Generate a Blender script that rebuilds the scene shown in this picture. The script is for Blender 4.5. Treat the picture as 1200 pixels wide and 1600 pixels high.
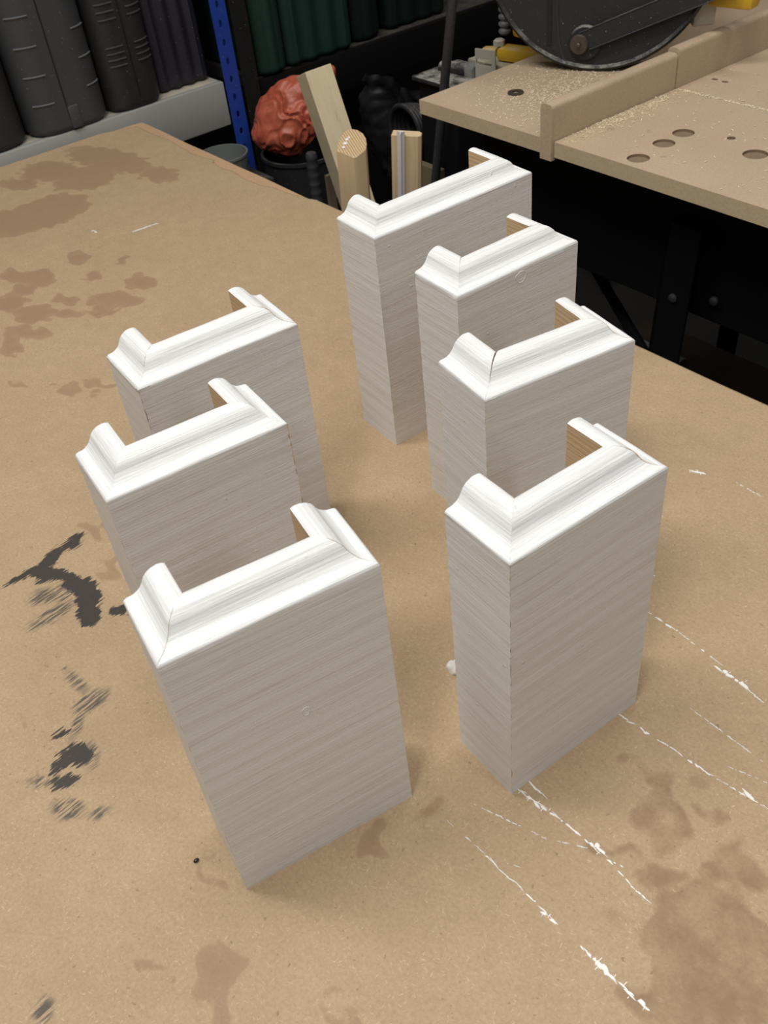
import bpy, bmesh, math, random
from mathutils import Vector, Matrix, noise

for o in list(bpy.data.objects):
    bpy.data.objects.remove(o)
random.seed(7)
sc = bpy.context.scene
COL = sc.collection

# ------------------------------------------------------------------ camera
# world frame: origin at the far left corner of the workbench, x along its far edge, z up (metres)
cam_d = bpy.data.cameras.new('camera')
cam = bpy.data.objects.new('camera', cam_d)
COL.objects.link(cam)
sc.camera = cam
AZ, PITCH, ROLL = math.radians(145.930), math.radians(41.521), math.radians(-7.318)
fwd_h = Vector((math.cos(AZ), math.sin(AZ), 0))
right0 = Vector((math.sin(AZ), -math.cos(AZ), 0))
up0 = fwd_h * math.sin(PITCH) + Vector((0, 0, math.cos(PITCH)))
fwd = fwd_h * math.cos(PITCH) - Vector((0, 0, math.sin(PITCH)))
cx = right0 * math.cos(ROLL) + up0 * math.sin(ROLL)
cy = -right0 * math.sin(ROLL) + up0 * math.cos(ROLL)
m = Matrix((cx, cy, -fwd)).transposed().to_4x4()
m.translation = Vector((1.567, -0.665, 0.5151))
cam.matrix_world = m
cam_d.sensor_fit = 'VERTICAL'
cam_d.sensor_height = 32.0
cam_d.sensor_width = 24.0
cam_d.lens = 1448.0 / 1600.0 * 32.0
cam_d.clip_start = 0.02
cam_d.dof.use_dof = True
cam_d.dof.focus_distance = 0.66
cam_d.dof.aperture_fstop = 22.0

# ------------------------------------------------------------------ world, lights, exposure
w = bpy.data.worlds.new('world')
sc.world = w
w.use_nodes = True
w.node_tree.nodes['Background'].inputs[0].default_value = (1.0, 0.97, 0.93, 1)
w.node_tree.nodes['Background'].inputs[1].default_value = 0.14
sc.view_settings.view_transform = 'Standard'
sc.view_settings.look = 'None'
sc.view_settings.exposure = 0.0
sc.view_settings.gamma = 1.0
sc.view_settings.use_curve_mapping = False

def area(name, loc, size, sy, power, color, target):
    l = bpy.data.lights.new(name, 'AREA')
    l.shape = 'RECTANGLE'; l.size = size; l.size_y = sy
    l.energy = power; l.color = color
    o = bpy.data.objects.new(name, l)
    COL.objects.link(o)
    o.location = loc
    o.rotation_euler = (Vector(target) - Vector(loc)).to_track_quat('-Z', 'Y').to_euler()
    return o
# fluorescent battens on the ceiling, plus one added fill lamp
area('ceiling_tube_lamp', (.75, -.80, 1.95), 1.6, 0.3, 27, (1.0, 0.98, 0.94), (.70, -.75, 0))
area('fill_lamp_near', (1.60, -1.05, 1.6), 0.25, 0.9, 11, (1.0, 0.98, 0.94), (1.0, -.35, 0))  # added fill, placed to brighten the far block faces
area('ceiling_tube_lamp_door', (2.7, -.15, 1.75), 0.25, 1.2, 7, (1.0, 0.98, 0.94), (1.2, -.3, 0))
area('ceiling_tube_lamp_far', (1.0, .75, 1.95), 1.2, 0.25, 9, (1.0, 0.98, 0.94), (.9, .3, 0))
# stain and paint mark outlines on the bench top: centre x, y, half length, half width, angle
BROWN = [(0.1222, -0.1248, 0.1036, 0.0348, -2.945), (0.2509, -0.1011, 0.0373, 0.0242, -3.043), (0.085, -0.2102, 0.0518, 0.0369, -2.794), (0.1656, -0.1851, 0.0534, 0.0448, -2.815), (0.2361, -0.2756, 0.0629, 0.0573, -1.324), (0.2277, -0.3306, 0.0581, 0.034, -3.05), (0.0991, -0.2639, 0.0396, 0.0199, -2.711), (0.414, -0.3121, 0.0203, 0.016, 2.999), (0.4674, -0.2738, 0.0136, 0.0104, 2.883), (0.3967, -0.3926, 0.0256, 0.015, 3.141), (0.4285, -0.3719, 0.0291, 0.0207, -3.015), (0.4428, -0.3984, 0.0204, 0.0145, -2.965), (0.5434, -0.2858, 0.0238, 0.0177, 3.063), (0.4823, -0.319, 0.0138, 0.011, 2.314), (0.5097, -0.3714, 0.0192, 0.0114, -2.732), (0.5587, -0.3284, 0.0382, 0.0178, -2.543), (0.5734, -0.3533, 0.0195, 0.0129, -2.922), (0.5161, -0.4139, 0.0269, 0.0226, -2.842), (0.5447, -0.3846, 0.0274, 0.0087, -2.468), (0.4634, -0.4243, 0.0283, 0.0189, -3.12), (0.5517, -0.436, 0.035, 0.0126, -2.645), (0.5621, -0.4635, 0.0279, 0.0124, 2.894), (0.7038, -0.452, 0.0142, 0.0094, -3.088), (0.716, -0.4246, 0.022, 0.006, -2.741), (0.6762, -0.4681, 0.0094, 0.003, -2.717), (0.6533, -0.4846, 0.0158, 0.003, -2.706), (0.7255, -0.438, 0.0086, 0.0043, -3.03), (0.9262, -0.5332, 0.0158, 0.0064, -2.87), (0.9812, -0.5427, 0.0142, 0.0081, 2.854), (1.3123, -0.6446, 0.0142, 0.0113, 2.956), (1.3054, -0.6342, 0.0065, 0.0043, 2.733), (1.3329, -0.6509, 0.0114, 0.0068, 2.69), (1.2582, -0.6158, 0.0088, 0.0022, -3.076), (1.2716, -0.6167, 0.0082, 0.0022, 2.85), (1.3112, -0.5304, 0.0146, 0.0071, 2.248), (1.3586, -0.612, 0.0018, 0.0016, -2.73), (1.3636, -0.6008, 0.0021, 0.0019, -2.715), (1.377, -0.6048, 0.0074, 0.0037, -2.308), (1.3168, -0.5791, 0.002, 0.0018, -3.088), (1.3215, -0.5905, 0.0015, 0.0014, -3.008), (1.2881, -0.6635, 0.0024, 0.0019, -2.894), (1.302, -0.665, 0.0023, 0.0019, -2.854), (1.3873, -0.6, 0.0067, 0.0046, -2.332), (1.0757, -0.6543, 0.0031, 0.0021, 3.119), (1.0957, -0.6536, 0.003, 0.002, 3.128), (1.1188, -0.6643, 0.0031, 0.0022, -2.877)]
DARKBROWN = [(1.4688, -0.4299, 0.0358, 0.0268, -2.367), (1.4972, -0.4519, 0.0387, 0.0214, -2.184), (1.437, -0.4205, 0.0135, 0.0064, -2.249), (1.3966, -0.3621, 0.0076, 0.0074, 1.677), (1.4077, -0.3665, 0.0135, 0.0067, 2.174), (1.3839, -0.372, 0.0117, 0.0037, -2.297), (1.4178, -0.3965, 0.0234, 0.0089, 2.077), (1.435, -0.3745, 0.0046, 0.0034, -2.347), (1.4106, -0.4304, 0.0087, 0.0025, -2.899), (1.4578, -0.376, 0.0142, 0.0047, -2.274), (1.465, -0.3908, 0.0169, 0.0115, -2.334), (1.3156, -0.4972, 0.0055, 0.0034, -2.324), (1.2873, -0.5021, 0.0122, 0.0045, -1.707)]
BLACK = [(0.9261, -0.5524, 0.0105, 0.0057, 1.876), (0.9321, -0.5738, 0.0161, 0.0059, 2.076), (0.9453, -0.5857, 0.0122, 0.008, -2.738), (0.9339, -0.5995, 0.0119, 0.0025, 1.629), (0.9583, -0.5756, 0.0179, 0.005, -2.689), (0.9939, -0.5693, 0.018, 0.0094, 2.839), (1.0133, -0.5785, 0.0119, 0.0079, 3.03), (0.9767, -0.572, 0.0135, 0.0068, -2.917), (1.0276, -0.5578, 0.0068, 0.005, -2.109), (1.1281, -0.6396, 0.0093, 0.0062, -3.014), (1.1276, -0.6511, 0.0069, 0.0038, 1.947), (1.1414, -0.6568, 0.0073, 0.0041, -2.102), (1.1043, -0.6421, 0.0034, 0.0017, -2.06), (1.1203, -0.6473, 0.0037, 0.0015, -2.382)]
STREAK = [(0.9939, -0.6007, 0.0198, 0.0074, 1.603), (0.9702, -0.5959, 0.0138, 0.0091, -2.088), (0.9748, -0.5841, 0.0127, 0.0105, -2.332), (1.0929, -0.6134, 0.0128, 0.008, -1.596), (1.1035, -0.6282, 0.0121, 0.0039, 2.447), (1.0697, -0.6142, 0.0112, 0.0036, -2.999), (1.1313, -0.6678, 0.008, 0.0028, -2.361), (1.1626, -0.6631, 0.0107, 0.0069, -2.568), (1.1798, -0.6487, 0.0065, 0.0028, -2.168), (1.2683, -0.7254, 0.0066, 0.0055, 2.378), (1.1345, -0.634, 0.0106, 0.0051, 2.796), (1.0529, -0.6142, 0.0035, 0.0025, -3.023)]
WHITE = [(1.3718, -0.3523, 0.0223, 0.0011, 0.101), (1.4041, -0.3494, 0.0124, 0.0011, 0.081), (1.4356, -0.3454, 0.0172, 0.0007, 0.158), (1.4387, -0.3431, 0.0023, 0.0022, -0.169), (1.3528, -0.4333, 0.0066, 0.0013, -0.098), (1.3608, -0.44, 0.0142, 0.0016, 0.144), (1.3878, -0.4369, 0.017, 0.001, 0.035), (1.355, -0.4401, 0.009, 0.0009, 0.155), (1.4027, -0.4356, 0.0038, 0.0028, 0.022), (1.4181, -0.4367, 0.0113, 0.0011, -0.077), (1.4369, -0.4383, 0.0068, 0.0007, 0.029), (1.4162, -0.4344, 0.0047, 0.0007, 0.375), (1.3456, -0.4873, 0.0135, 0.0005, 0.081), (1.3748, -0.4861, 0.0151, 0.0009, 0.043), (1.4033, -0.4851, 0.0134, 0.001, 0.026), (1.4352, -0.4844, 0.0057, 0.0009, 0.095), (1.4487, -0.4838, 0.0085, 0.0026, 0.034), (1.4621, -0.4835, 0.0057, 0.0018, 0.005), (1.474, -0.4827, 0.0062, 0.002, 0.121), (1.3197, -0.271, 0.0137, 0.0012, 0.0), (1.3524, -0.2724, 0.019, 0.0007, -0.074), (1.3738, -0.2771, 0.0041, 0.003, -0.006), (1.3845, -0.2778, 0.0075, 0.0028, -0.065), (1.399, -0.2791, 0.0071, 0.0008, -0.109), (1.4036, -0.3175, 0.0275, 0.0005, -0.009), (1.234, -0.1197, 0.0052, 0.0022, 0.448), (1.2755, -0.1099, 0.0112, 0.0007, -0.014), (1.3562, -0.4608, 0.0229, 0.0006, 0.34), (1.3936, -0.4431, 0.0112, 0.0005, 0.568), (0.4041, -0.2069, 0.0168, 0.0018, 1.455), (0.3585, -0.2595, 0.0047, 0.0024, 0.262), (1.3369, -0.3686, 0.0065, 0.0008, -0.519), (1.2848, -0.2428, 0.0034, 0.001, 1.306), (1.4318, -0.3318, 0.0115, 0.0004, 0.327), (1.4129, -0.4853, 0.0038, 0.0022, 0.143), (1.3773, -0.4791, 0.0038, 0.0004, 0.58)]

# ------------------------------------------------------------------ node helpers
class NT:
    def __init__(s, name):
        s.m = bpy.data.materials.new(name); s.m.use_nodes = True
        s.t = s.m.node_tree; s.b = s.t.nodes['Principled BSDF']
    def n(s, typ, **kw):
        nd = s.t.nodes.new(typ)
        for k, v in kw.items():
            if k == 'ins':
                for a, b in v.items():
                    if hasattr(b, 'is_output') or isinstance(b, bpy.types.NodeSocket): s.t.links.new(b, nd.inputs[a])
                    else: nd.inputs[a].default_value = b
            else: setattr(nd, k, v)
        return nd
    def math(s, op, a, b=None, c=None, clamp=False):
        nd = s.n('ShaderNodeMath', operation=op); nd.use_clamp = clamp
        for i, v in enumerate((a, b, c)):
            if v is None: continue
            if isinstance(v, bpy.types.NodeSocket): s.t.links.new(v, nd.inputs[i])
            else: nd.inputs[i].default_value = v
        return nd.outputs[0]
    def mix(s, f, a, b, mode='MIX'):
        nd = s.n('ShaderNodeMix', data_type='RGBA', blend_type=mode)
        for i, v in ((0, f), (6, a), (7, b)):
            if isinstance(v, bpy.types.NodeSocket): s.t.links.new(v, nd.inputs[i])
            else: nd.inputs[i].default_value = v if i == 0 else (*v, 1)
        return nd.outputs[2]
    def coord(s, which='Object'):
        return s.n('ShaderNodeTexCoord').outputs[which]
    def map(s, vec, loc=(0, 0, 0), rot=(0, 0, 0), scale=(1, 1, 1), typ='POINT'):
        nd = s.n('ShaderNodeMapping', vector_type=typ)
        s.t.links.new(vec, nd.inputs[0])
        nd.inputs[1].default_value = loc; nd.inputs[2].default_value = rot; nd.inputs[3].default_value = scale
        return nd.outputs[0]
    def noise(s, vec, scale, detail=3, rough=.5, dist=0):
        nd = s.n('ShaderNodeTexNoise', ins={'Scale': scale, 'Detail': detail, 'Roughness': rough, 'Distortion': dist})
        s.t.links.new(vec, nd.inputs['Vector'])
        return nd.outputs[0]
    def ramp(s, f, a, b, lo=0.0, hi=1.0, smooth=True):
        nd = s.n('ShaderNodeMapRange')
        if smooth: nd.interpolation_type = 'SMOOTHSTEP'
        s.t.links.new(f, nd.inputs[0])
        for i, v in enumerate((a, b, lo, hi)): nd.inputs[i + 1].default_value = v
        return nd.outputs[0]
    def out(s, color=None, rough=None, bump=None, bd=.001, bs=1.0, metal=None, spec=None):
        for k, v in (('Base Color', color), ('Roughness', rough), ('Metallic', metal), ('Specular IOR Level', spec)):
            if v is None: continue
            if isinstance(v, bpy.types.NodeSocket): s.t.links.new(v, s.b.inputs[k])
            else: s.b.inputs[k].default_value = (*v, 1) if k == 'Base Color' else v
        if bump is not None:
            nd = s.n('ShaderNodeBump', ins={'Strength': bs, 'Distance': bd, 'Height': bump})
            s.t.links.new(nd.outputs[0], s.b.inputs['Normal'])
        return s.m

def simple(name, col, rough=.6, var=.15, scale=30, metal=0, bump=.0, dust=None, dust_amt=.5, spec=.5):
    """plain material with slight wear; dust collects on faces that point up"""
    t = NT(name); v = t.coord()
    n = t.noise(v, scale, 4)
    c = t.mix(n, tuple(x * (1 - var) for x in col), tuple(min(1, x * (1 + var)) for x in col))
    if dust:
        sep = t.n('ShaderNodeSeparateXYZ'); g = t.n('ShaderNodeNewGeometry')
        t.t.links.new(g.outputs['Normal'], sep.inputs[0])
        up = t.ramp(sep.outputs[2], .3, .9)
        d = t.ramp(t.noise(v, 45, 5, .7), .35, .65)
        c = t.mix(t.math('MULTIPLY', t.math('MULTIPLY', up, d), dust_amt), c, dust)
        sp = t.ramp(t.noise(v, 260, 2, .6), .70, .74)
        c = t.mix(t.math('MULTIPLY', sp, .5), c, dust)
    return t.out(c, rough, t.noise(v, scale * 4, 3) if bump else None, bump or .001, metal=metal, spec=spec)

def m_paint():
    t = NT('white_emulsion_on_pine'); v = t.coord()
    info = t.n('ShaderNodeObjectInfo')
    off = t.n('ShaderNodeCombineXYZ', ins={0: t.math('MULTIPLY', info.outputs['Random'], 9), 1: info.outputs['Random'], 2: t.math('MULTIPLY', info.outputs['Random'], 5)})
    va = t.n('ShaderNodeVectorMath', operation='ADD')
    t.t.links.new(v, va.inputs[0]); t.t.links.new(off.outputs[0], va.inputs[1]); v2 = va.outputs[0]
    grain = t.noise(t.map(v2, scale=(6, 260, 260)), 1, 5, .65, .25)
    broad = t.noise(t.map(v2, scale=(3.2, 26, 26)), 1, 3, .5, .8)
    wv = t.n('ShaderNodeTexWave', wave_type='BANDS', bands_direction='Z', ins={'Scale': 26, 'Distortion': 9, 'Detail': 2.5, 'Detail Scale': .35})
    t.t.links.new(t.map(v2, scale=(.35, 1, 1)), wv.inputs['Vector'])
    fine = t.noise(t.map(v2, scale=(30, 900, 900)), 1, 3, .7)
    rid = t.ramp(grain, .36, .6)
    c = t.mix(broad, (.72, .705, .70), (.78, .78, .775))
    c = t.mix(t.math('MULTIPLY', t.math('SUBTRACT', 1, rid), .13), c, (.52, .46, .43))
    hair = t.noise(t.map(v2, scale=(11, 900, 900)), 1, 3, .65)
    c = t.mix(t.ramp(hair, .40, .30, 0, .45), c, (.42, .36, .32))
    c = t.mix(t.math('MULTIPLY', t.ramp(wv.outputs[0], .45, .9), .13), c, (.60, .50, .44))
    # the moulded top edge takes its own whiter, dragged tone above the shoulder line
    sep = t.n('ShaderNodeSeparateXYZ'); t.t.links.new(v, sep.inputs[0])
    top_mask = t.ramp(t.math('ADD', sep.outputs[2], t.math('MULTIPLY', t.noise(v2, 90, 2), .0012)), .1985, .2005)
    drag = t.noise(t.map(v2, scale=(12, 850, 850)), 1, 3, .65)
    top_col = t.mix(t.ramp(drag, .36, .56), (.67, .67, .665), (.77, .775, .775))
    c = t.mix(t.math('MULTIPLY', top_mask, .9), c, top_col)
    b = t.math('ADD', t.math('MULTIPLY', grain, .22), t.math('MULTIPLY', fine, .45))
    brush = t.noise(t.map(v2, scale=(22, 300, 300)), 1, 2, .5)
    b = t.math('ADD', b, t.math('MULTIPLY', brush, .2))
    b = t.math('ADD', b, t.math('MULTIPLY', t.math('MULTIPLY', drag, top_mask), .5))
    blob = t.ramp(t.noise(v2, 150, 1), .735, .83)
    b = t.math('ADD', b, t.math('MULTIPLY', blob, .5))
    return t.out(c, .5, b, .0007, .9, spec=.4)

def m_pine(name='bare_pine', a=(.52, .36, .20), b=(.66, .50, .31), dark=(.40, .25, .12), axis='x'):
    t = NT(name); v = t.coord()
    s1 = {'x': (4, 90, 90), 'z': (90, 90, 4), 'end': (160, 12, 12)}[axis]
    g = t.noise(t.map(v, scale=s1), 1, 4, .6, .4)
    c = t.mix(g, a, b)
    c = t.mix(t.math('MULTIPLY', t.ramp(g, .38, .30), .6), c, dark)
    f = t.noise(t.map(v, scale=tuple(q * 6 for q in s1)), 1, 2)
    return t.out(c, .65, f, .0004)

def m_mdf():
    t = NT('stained_mdf'); v = t.coord('Object')
    n1 = t.noise(v, 9, 4, .6); n2 = t.noise(v, 55, 4, .65); n3 = t.noise(v, 420, 3, .7)
    c = t.mix(n1, (.365, .262, .160), (.475, .352, .225))
    c = t.mix(t.ramp(n2, .3, .7), c, (.345, .25, .155)); 
    c = t.mix(.55, c, t.mix(n1, (.385, .275, .168), (.475, .352, .225)))
    c = t.mix(1.0, c, (1.05, 1.045, 1.01), 'MULTIPLY')
    c = t.mix(t.ramp(n3, .35, .75, 0, .45), c, (.27, .19, .115))
    # pale fibres: short stretched flecks in two directions
    patch = t.ramp(t.noise(v, 35, 3, .6), .35, .6, .3, 1)
    for rot, seed, L_, W_ in ((.5, 0, 170, 1000), (1.2, 3.1, 240, 1100), (1.9, 7.7, 190, 1000), (2.7, 5.2, 260, 1200), (0, 9, 220, 900)):
        f = t.noise(t.map(v, loc=(seed, seed, 0), rot=(0, 0, rot), scale=(1 / L_, 1 / W_, 1 / 300), typ='TEXTURE'), 1, 1, .5)
        c = t.mix(t.math('MULTIPLY', t.ramp(f, .68, .77, 0, .55), patch), c, (.66, .52, .37))
        c = t.mix(t.ramp(f, .30, .22, 0, .30), c, (.24, .17, .10))
    dk = t.noise(v, 230, 2, .6); c = t.mix(t.ramp(dk, .66, .74, 0, .55), c, (.17, .11, .06))
    dk = t.noise(v, 62, 1); c = t.mix(t.ramp(dk, .79, .81, 0, .4), c, (.22, .14, .08))
    # stain outlines: signed distances (metres) stored on the mesh, made ragged here
    def att(n): return t.n('ShaderNodeAttribute', attribute_name=n).outputs['Fac']
    rag = t.math('SUBTRACT', t.noise(v, 90, 4, .65), .5)
    big = t.math('SUBTRACT', t.noise(v, 24, 3, .6), .5)
    def edge(d, amp, soft, bigamp=0.):
        q = t.math('ADD', d, t.math('MULTIPLY', rag, amp))
        if bigamp: q = t.math('ADD', q, t.math('MULTIPLY', big, bigamp))
        return t.ramp(q, soft, -soft)
    br = att('damp')
    c = t.mix(t.math('MULTIPLY', edge(br, .008, .0016), .60), c, (.285, .180, .108))
    c = t.mix(t.math('MULTIPLY', edge(t.math('ADD', br, .006), .016, .004), .22), c, (.25, .155, .095))
    tide = t.ramp(t.noise(v, 30, 4, .7), .35, .65, .35, .85)
    c = t.mix(t.math('MULTIPLY', edge(att('damp_dark'), .014, .0035, .02), tide), c, (.25, .155, .088))
    rg = att('ring')
    c = t.mix(t.ramp(rg, .0016, .0004, 0, .35), c, (.26, .18, .10))
    st = t.noise(t.map(v, rot=(0, 0, 1.70), scale=(1 / 45, 1 / 520, 1), typ='TEXTURE'), 1, 4, .65, .3)
    bd_ = t.math('ADD', t.math('SUBTRACT', att('smear'), .0012), t.math('MULTIPLY', t.math('SUBTRACT', st, .5), .020))
    solid = edge(bd_, .005, .0005)
    c = t.mix(t.math('MULTIPLY', solid, .92), c, (.030, .030, .034))
    skm = t.math('MULTIPLY', t.ramp(att('streak'), .004, -.003), t.ramp(st, .44, .56))
    c = t.mix(t.math('MULTIPLY', skm, .85), c, (.06, .055, .055))
    bump = t.math('ADD', t.math('MULTIPLY', n3, .4), t.math('MULTIPLY', solid, .4))
    rough = t.math('SUBTRACT', .62, t.math('MULTIPLY', solid, .2))
    return t.out(c, rough, bump, .0005, .7, spec=.35)

def m_mdf_plain(name, a, b, fleck=.5):
    t = NT(name); v = t.coord()
    c = t.mix(t.noise(v, 12, 4, .6), a, b)
    n3 = t.noise(v, 380, 3, .7)
    c = t.mix(t.ramp(n3, .35, .75, 0, .3), c, tuple(x * .6 for x in a))
    f = t.noise(t.map(v, rot=(0, 0, .7), scale=(1 / 150, 1 / 800, 1 / 300), typ='TEXTURE'), 1, 1)
    c = t.mix(t.ramp(f, .70, .8, 0, fleck), c, (.68, .56, .42))
    dk = t.noise(v, 40, 2); c = t.mix(t.ramp(dk, .68, .76, 0, .35), c, tuple(x * .5 for x in a))
    return t.out(c, .65, n3, .0004, .6, spec=.3)

M = {}
M['paint'] = m_paint()
M['pine'] = m_pine()
M['mdf'] = m_mdf()
M['mdf_core'] = m_mdf_plain('worn_mdf_core', (.44, .28, .16), (.52, .35, .21))
M['board'] = m_mdf_plain('saw_board_mdf', (.42, .315, .215), (.52, .40, .28))
M['board_edge'] = m_mdf_plain('saw_board_mdf_edge', (.45, .36, .24), (.52, .42, .28), .1)
M['hole'] = m_mdf_plain('drilled_mdf', (.20, .135, .085), (.26, .18, .12), .3)
M['black_steel'] = simple('black_steel', (.004, .004, .0045), .7, spec=.15)
M['dusty_steel'] = simple('dusty_black_steel', (.016, .016, .017), .6, dust=(.42, .40, .36), dust_amt=.75, bump=.0006)
M['rod'] = simple('dark_steel_rod', (.045, .046, .05), .5, .35, 200, .3, bump=.0006)
M['beam'] = simple('grey_beam_paint', (.31, .31, .29), .5, .06, 12)
M['beam_dusty'] = simple('dusty_shelf_board', (.36, .35, .32), .8, .25, 14, dust=(.55, .46, .33), dust_amt=.7)
M['dark_beam'] = simple('near_black_beam', (.005, .0045, .0045), .8, spec=.1)  # beam coloured near black
M['dark_deck'] = simple('shaded_shelf_board', (.03, .027, .024), .85, .3, 14, dust=(.25, .21, .16), dust_amt=.15)  # board colour darkened for the unlit bay, thin dust on top
M['blue'] = simple('blue_post_paint', (.012, .045, .28), .45, .15, 20, dust=(.3, .3, .32), dust_amt=.2)
M['speckled'] = simple('speckled_black_post', (.010, .009, .008), .75, .3, 40, dust=(.30, .25, .2), dust_amt=.4, spec=.2)
M['case_grey'] = simple('charcoal_plastic', (.040, .043, .048), .55, .08, 20, dust=(.25, .24, .22), dust_amt=.15)
M['case_rib'] = simple('pale_charcoal_ridge', (.12, .125, .132), .5, .1, 20)  # ridges coloured paler than the case body
M['case_black'] = simple('black_plastic', (.016, .016, .017), .6, .2, 20, dust=(.25, .24, .22), dust_amt=.2)
M['rib_black'] = simple('pale_black_ridge', (.05, .05, .05), .5, .1, 20)  # ridge tone lighter than the black body
M['case_navy'] = simple('navy_black_plastic', (.013, .012, .020), .6, .2, 20, dust=(.4, .38, .33), dust_amt=.4)
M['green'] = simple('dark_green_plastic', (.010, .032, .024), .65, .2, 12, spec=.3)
M['green_shaded'] = simple('shaded_green_plastic', (.005, .012, .010), .7, .2, 12, spec=.2)  # same green with the shade put into its colour
M['yellow'] = simple('yellow_machine_paint', (.56, .34, .02), .45, .15, 20, dust=(.5, .42, .3), dust_amt=.6)
M['zinc'] = simple('zinc_plated_steel', (.42, .42, .41), .35, .15, 60, .7)
M['grey_dusty'] = simple('dusty_cast_rail', (.30, .28, .20), .7, .2, 40, dust=(.60, .55, .42), dust_amt=.8)
M['grey_block'] = simple('grey_cast_block', (.38, .36, .30), .5, .1, 30)
M['washer'] = simple('tarnished_washer', (.10, .085, .075), .4, .3, 90, .6)
M['floor'] = simple('grey_concrete', (.016, .015, .014), .9, .3, 5)
M['wall'] = simple('dark_garage_wall', (.012, .011, .010), .95, .2, 4, spec=.1)
M['tan'] = simple('dusty_ply_offcut', (.16, .12, .075), .8, .3, 20)
M['sheet'] = simple('smoky_polythene', (.022, .023, .025), .45, .4, 9, bump=.001)
M['card'] = simple('brown_cardboard', (.07, .05, .034), .9, .2, 20)
M['paper'] = simple('crumpled_grey_paper', (.30, .31, .32), .8, .2, 30)
M['white_strip'] = simple('white_plastic_bead', (.62, .60, .62), .4, .05, 30)
M['chip'] = simple('pale_sawdust', (.74, .62, .44), .8, .15, 200)
M['flake'] = simple('dried_white_paint', (.82, .81, .79), .5, .05, 200)
M['pellet'] = simple('black_plastic_pellet', (.01, .01, .012), .35)
M['timber'] = m_pine('rough_sawn_timber', (.52, .42, .27), (.66, .56, .38), (.38, .27, .15), 'end')
M['pine_z'] = m_pine('clean_pine_length', (.54, .39, .22), (.68, .53, .34), (.44, .29, .14), 'z')
def m_endgrain():
    t = NT('pine_end_grain'); v = t.coord()
    wv = t.n('ShaderNodeTexWave', wave_type='BANDS', bands_direction='X', ins={'Scale': 95, 'Distortion': 1.5})
    t.t.links.new(t.map(v, rot=(0, 0, .5)), wv.inputs['Vector'])
    return t.out(t.mix(wv.outputs[0], (.34, .21, .10), (.62, .47, .28)), .7)
M['endgrain'] = m_endgrain()
def m_orange():
    t = NT('orange_red_rubble_sack'); v = t.coord()
    c = t.mix(t.noise(v, 8, 3), (.33, .065, .035), (.50, .12, .065))
    c = t.mix(t.ramp(t.noise(v, 30, 5, .7), .6, .75, 0, .5), c, (.55, .25, .18))
    return t.out(c, .42, t.noise(v, 60, 4), .002, .8)
M['orange'] = m_orange()
def m_glass():
    t = NT('cloudy_clear_plastic'); t.b.inputs['Transmission Weight'].default_value = .35
    return t.out((.20, .22, .20), .25)
M['glass'] = m_glass()

# ------------------------------------------------------------------ mesh helpers
def obj(name, bm, mats, parent=None, smooth=None, loc=None, rot=None):
    bmesh.ops.recalc_face_normals(bm, faces=bm.faces)
    me = bpy.data.meshes.new(name)
    bm.to_mesh(me); bm.free()
    if not isinstance(mats, (list, tuple)): mats = [mats]
    for mt in mats: me.materials.append(mt)
    if smooth is not None:
        me.shade_smooth()
        me.set_sharp_from_angle(angle=math.radians(smooth))
    o = bpy.data.objects.new(name, me)
    COL.objects.link(o)
    if parent: o.parent = parent
    if loc: o.location = loc
    if rot: o.rotation_euler = rot
    return o

def tag(o, label, cat, group=None, kind=None):
    o['label'] = label; o['category'] = cat
    if group: o['group'] = group
    if kind: o['kind'] = kind
    return o

def thing(name, label, cat, loc=(0, 0, 0), rz=0, group=None):
    o = bpy.data.objects.new(name, None)
    o.empty_display_size = .02
    COL.objects.link(o)
    o.location = loc; o.rotation_euler = (0, 0, rz)
    return tag(o, label, cat, group)

def struct(name, bm, mat):
    o = obj(name, bm, mat); o['kind'] = 'structure'
    return o

def box(bm, c, s, rot=None, bevel=0, seg=2, mi=0):
    r = bmesh.ops.create_cube(bm, size=1)
    vs = r['verts']
    for v in vs: v.co = Vector((v.co.x * s[0], v.co.y * s[1], v.co.z * s[2]))
    if bevel:
        es = list({e for v in vs for e in v.link_edges})
        rb = bmesh.ops.bevel(bm, geom=es, offset=bevel, segments=seg, affect='EDGES', profile=.5)
        vs = list({v for f in rb['faces'] for v in f.verts} | {v for v in vs if v.is_valid})
    R = rot.to_matrix() if rot is not None else Matrix.Identity(3)
    for v in vs: v.co = R @ v.co + Vector(c)
    for f in {f for v in vs for f in v.link_faces}: f.material_index = mi
    return vs

def mm(x0, x1, y0, y1, z0, z1, bevel=0, bm=None):
    bm = bm or bmesh.new()
    box(bm, ((x0 + x1) / 2, (y0 + y1) / 2, (z0 + z1) / 2), (x1 - x0, y1 - y0, z1 - z0), None, bevel)
    return bm

def ring_of(bm, pts): return [bm.verts.new(p) for p in pts]
def bridge(bm, a, b, closed=True, mi=0):
    n = len(a)
    for i in range(n if closed else n - 1):
        j = (i + 1) % n
        f = bm.faces.new((a[i], a[j], b[j], b[i])); f.material_index = mi

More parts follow.
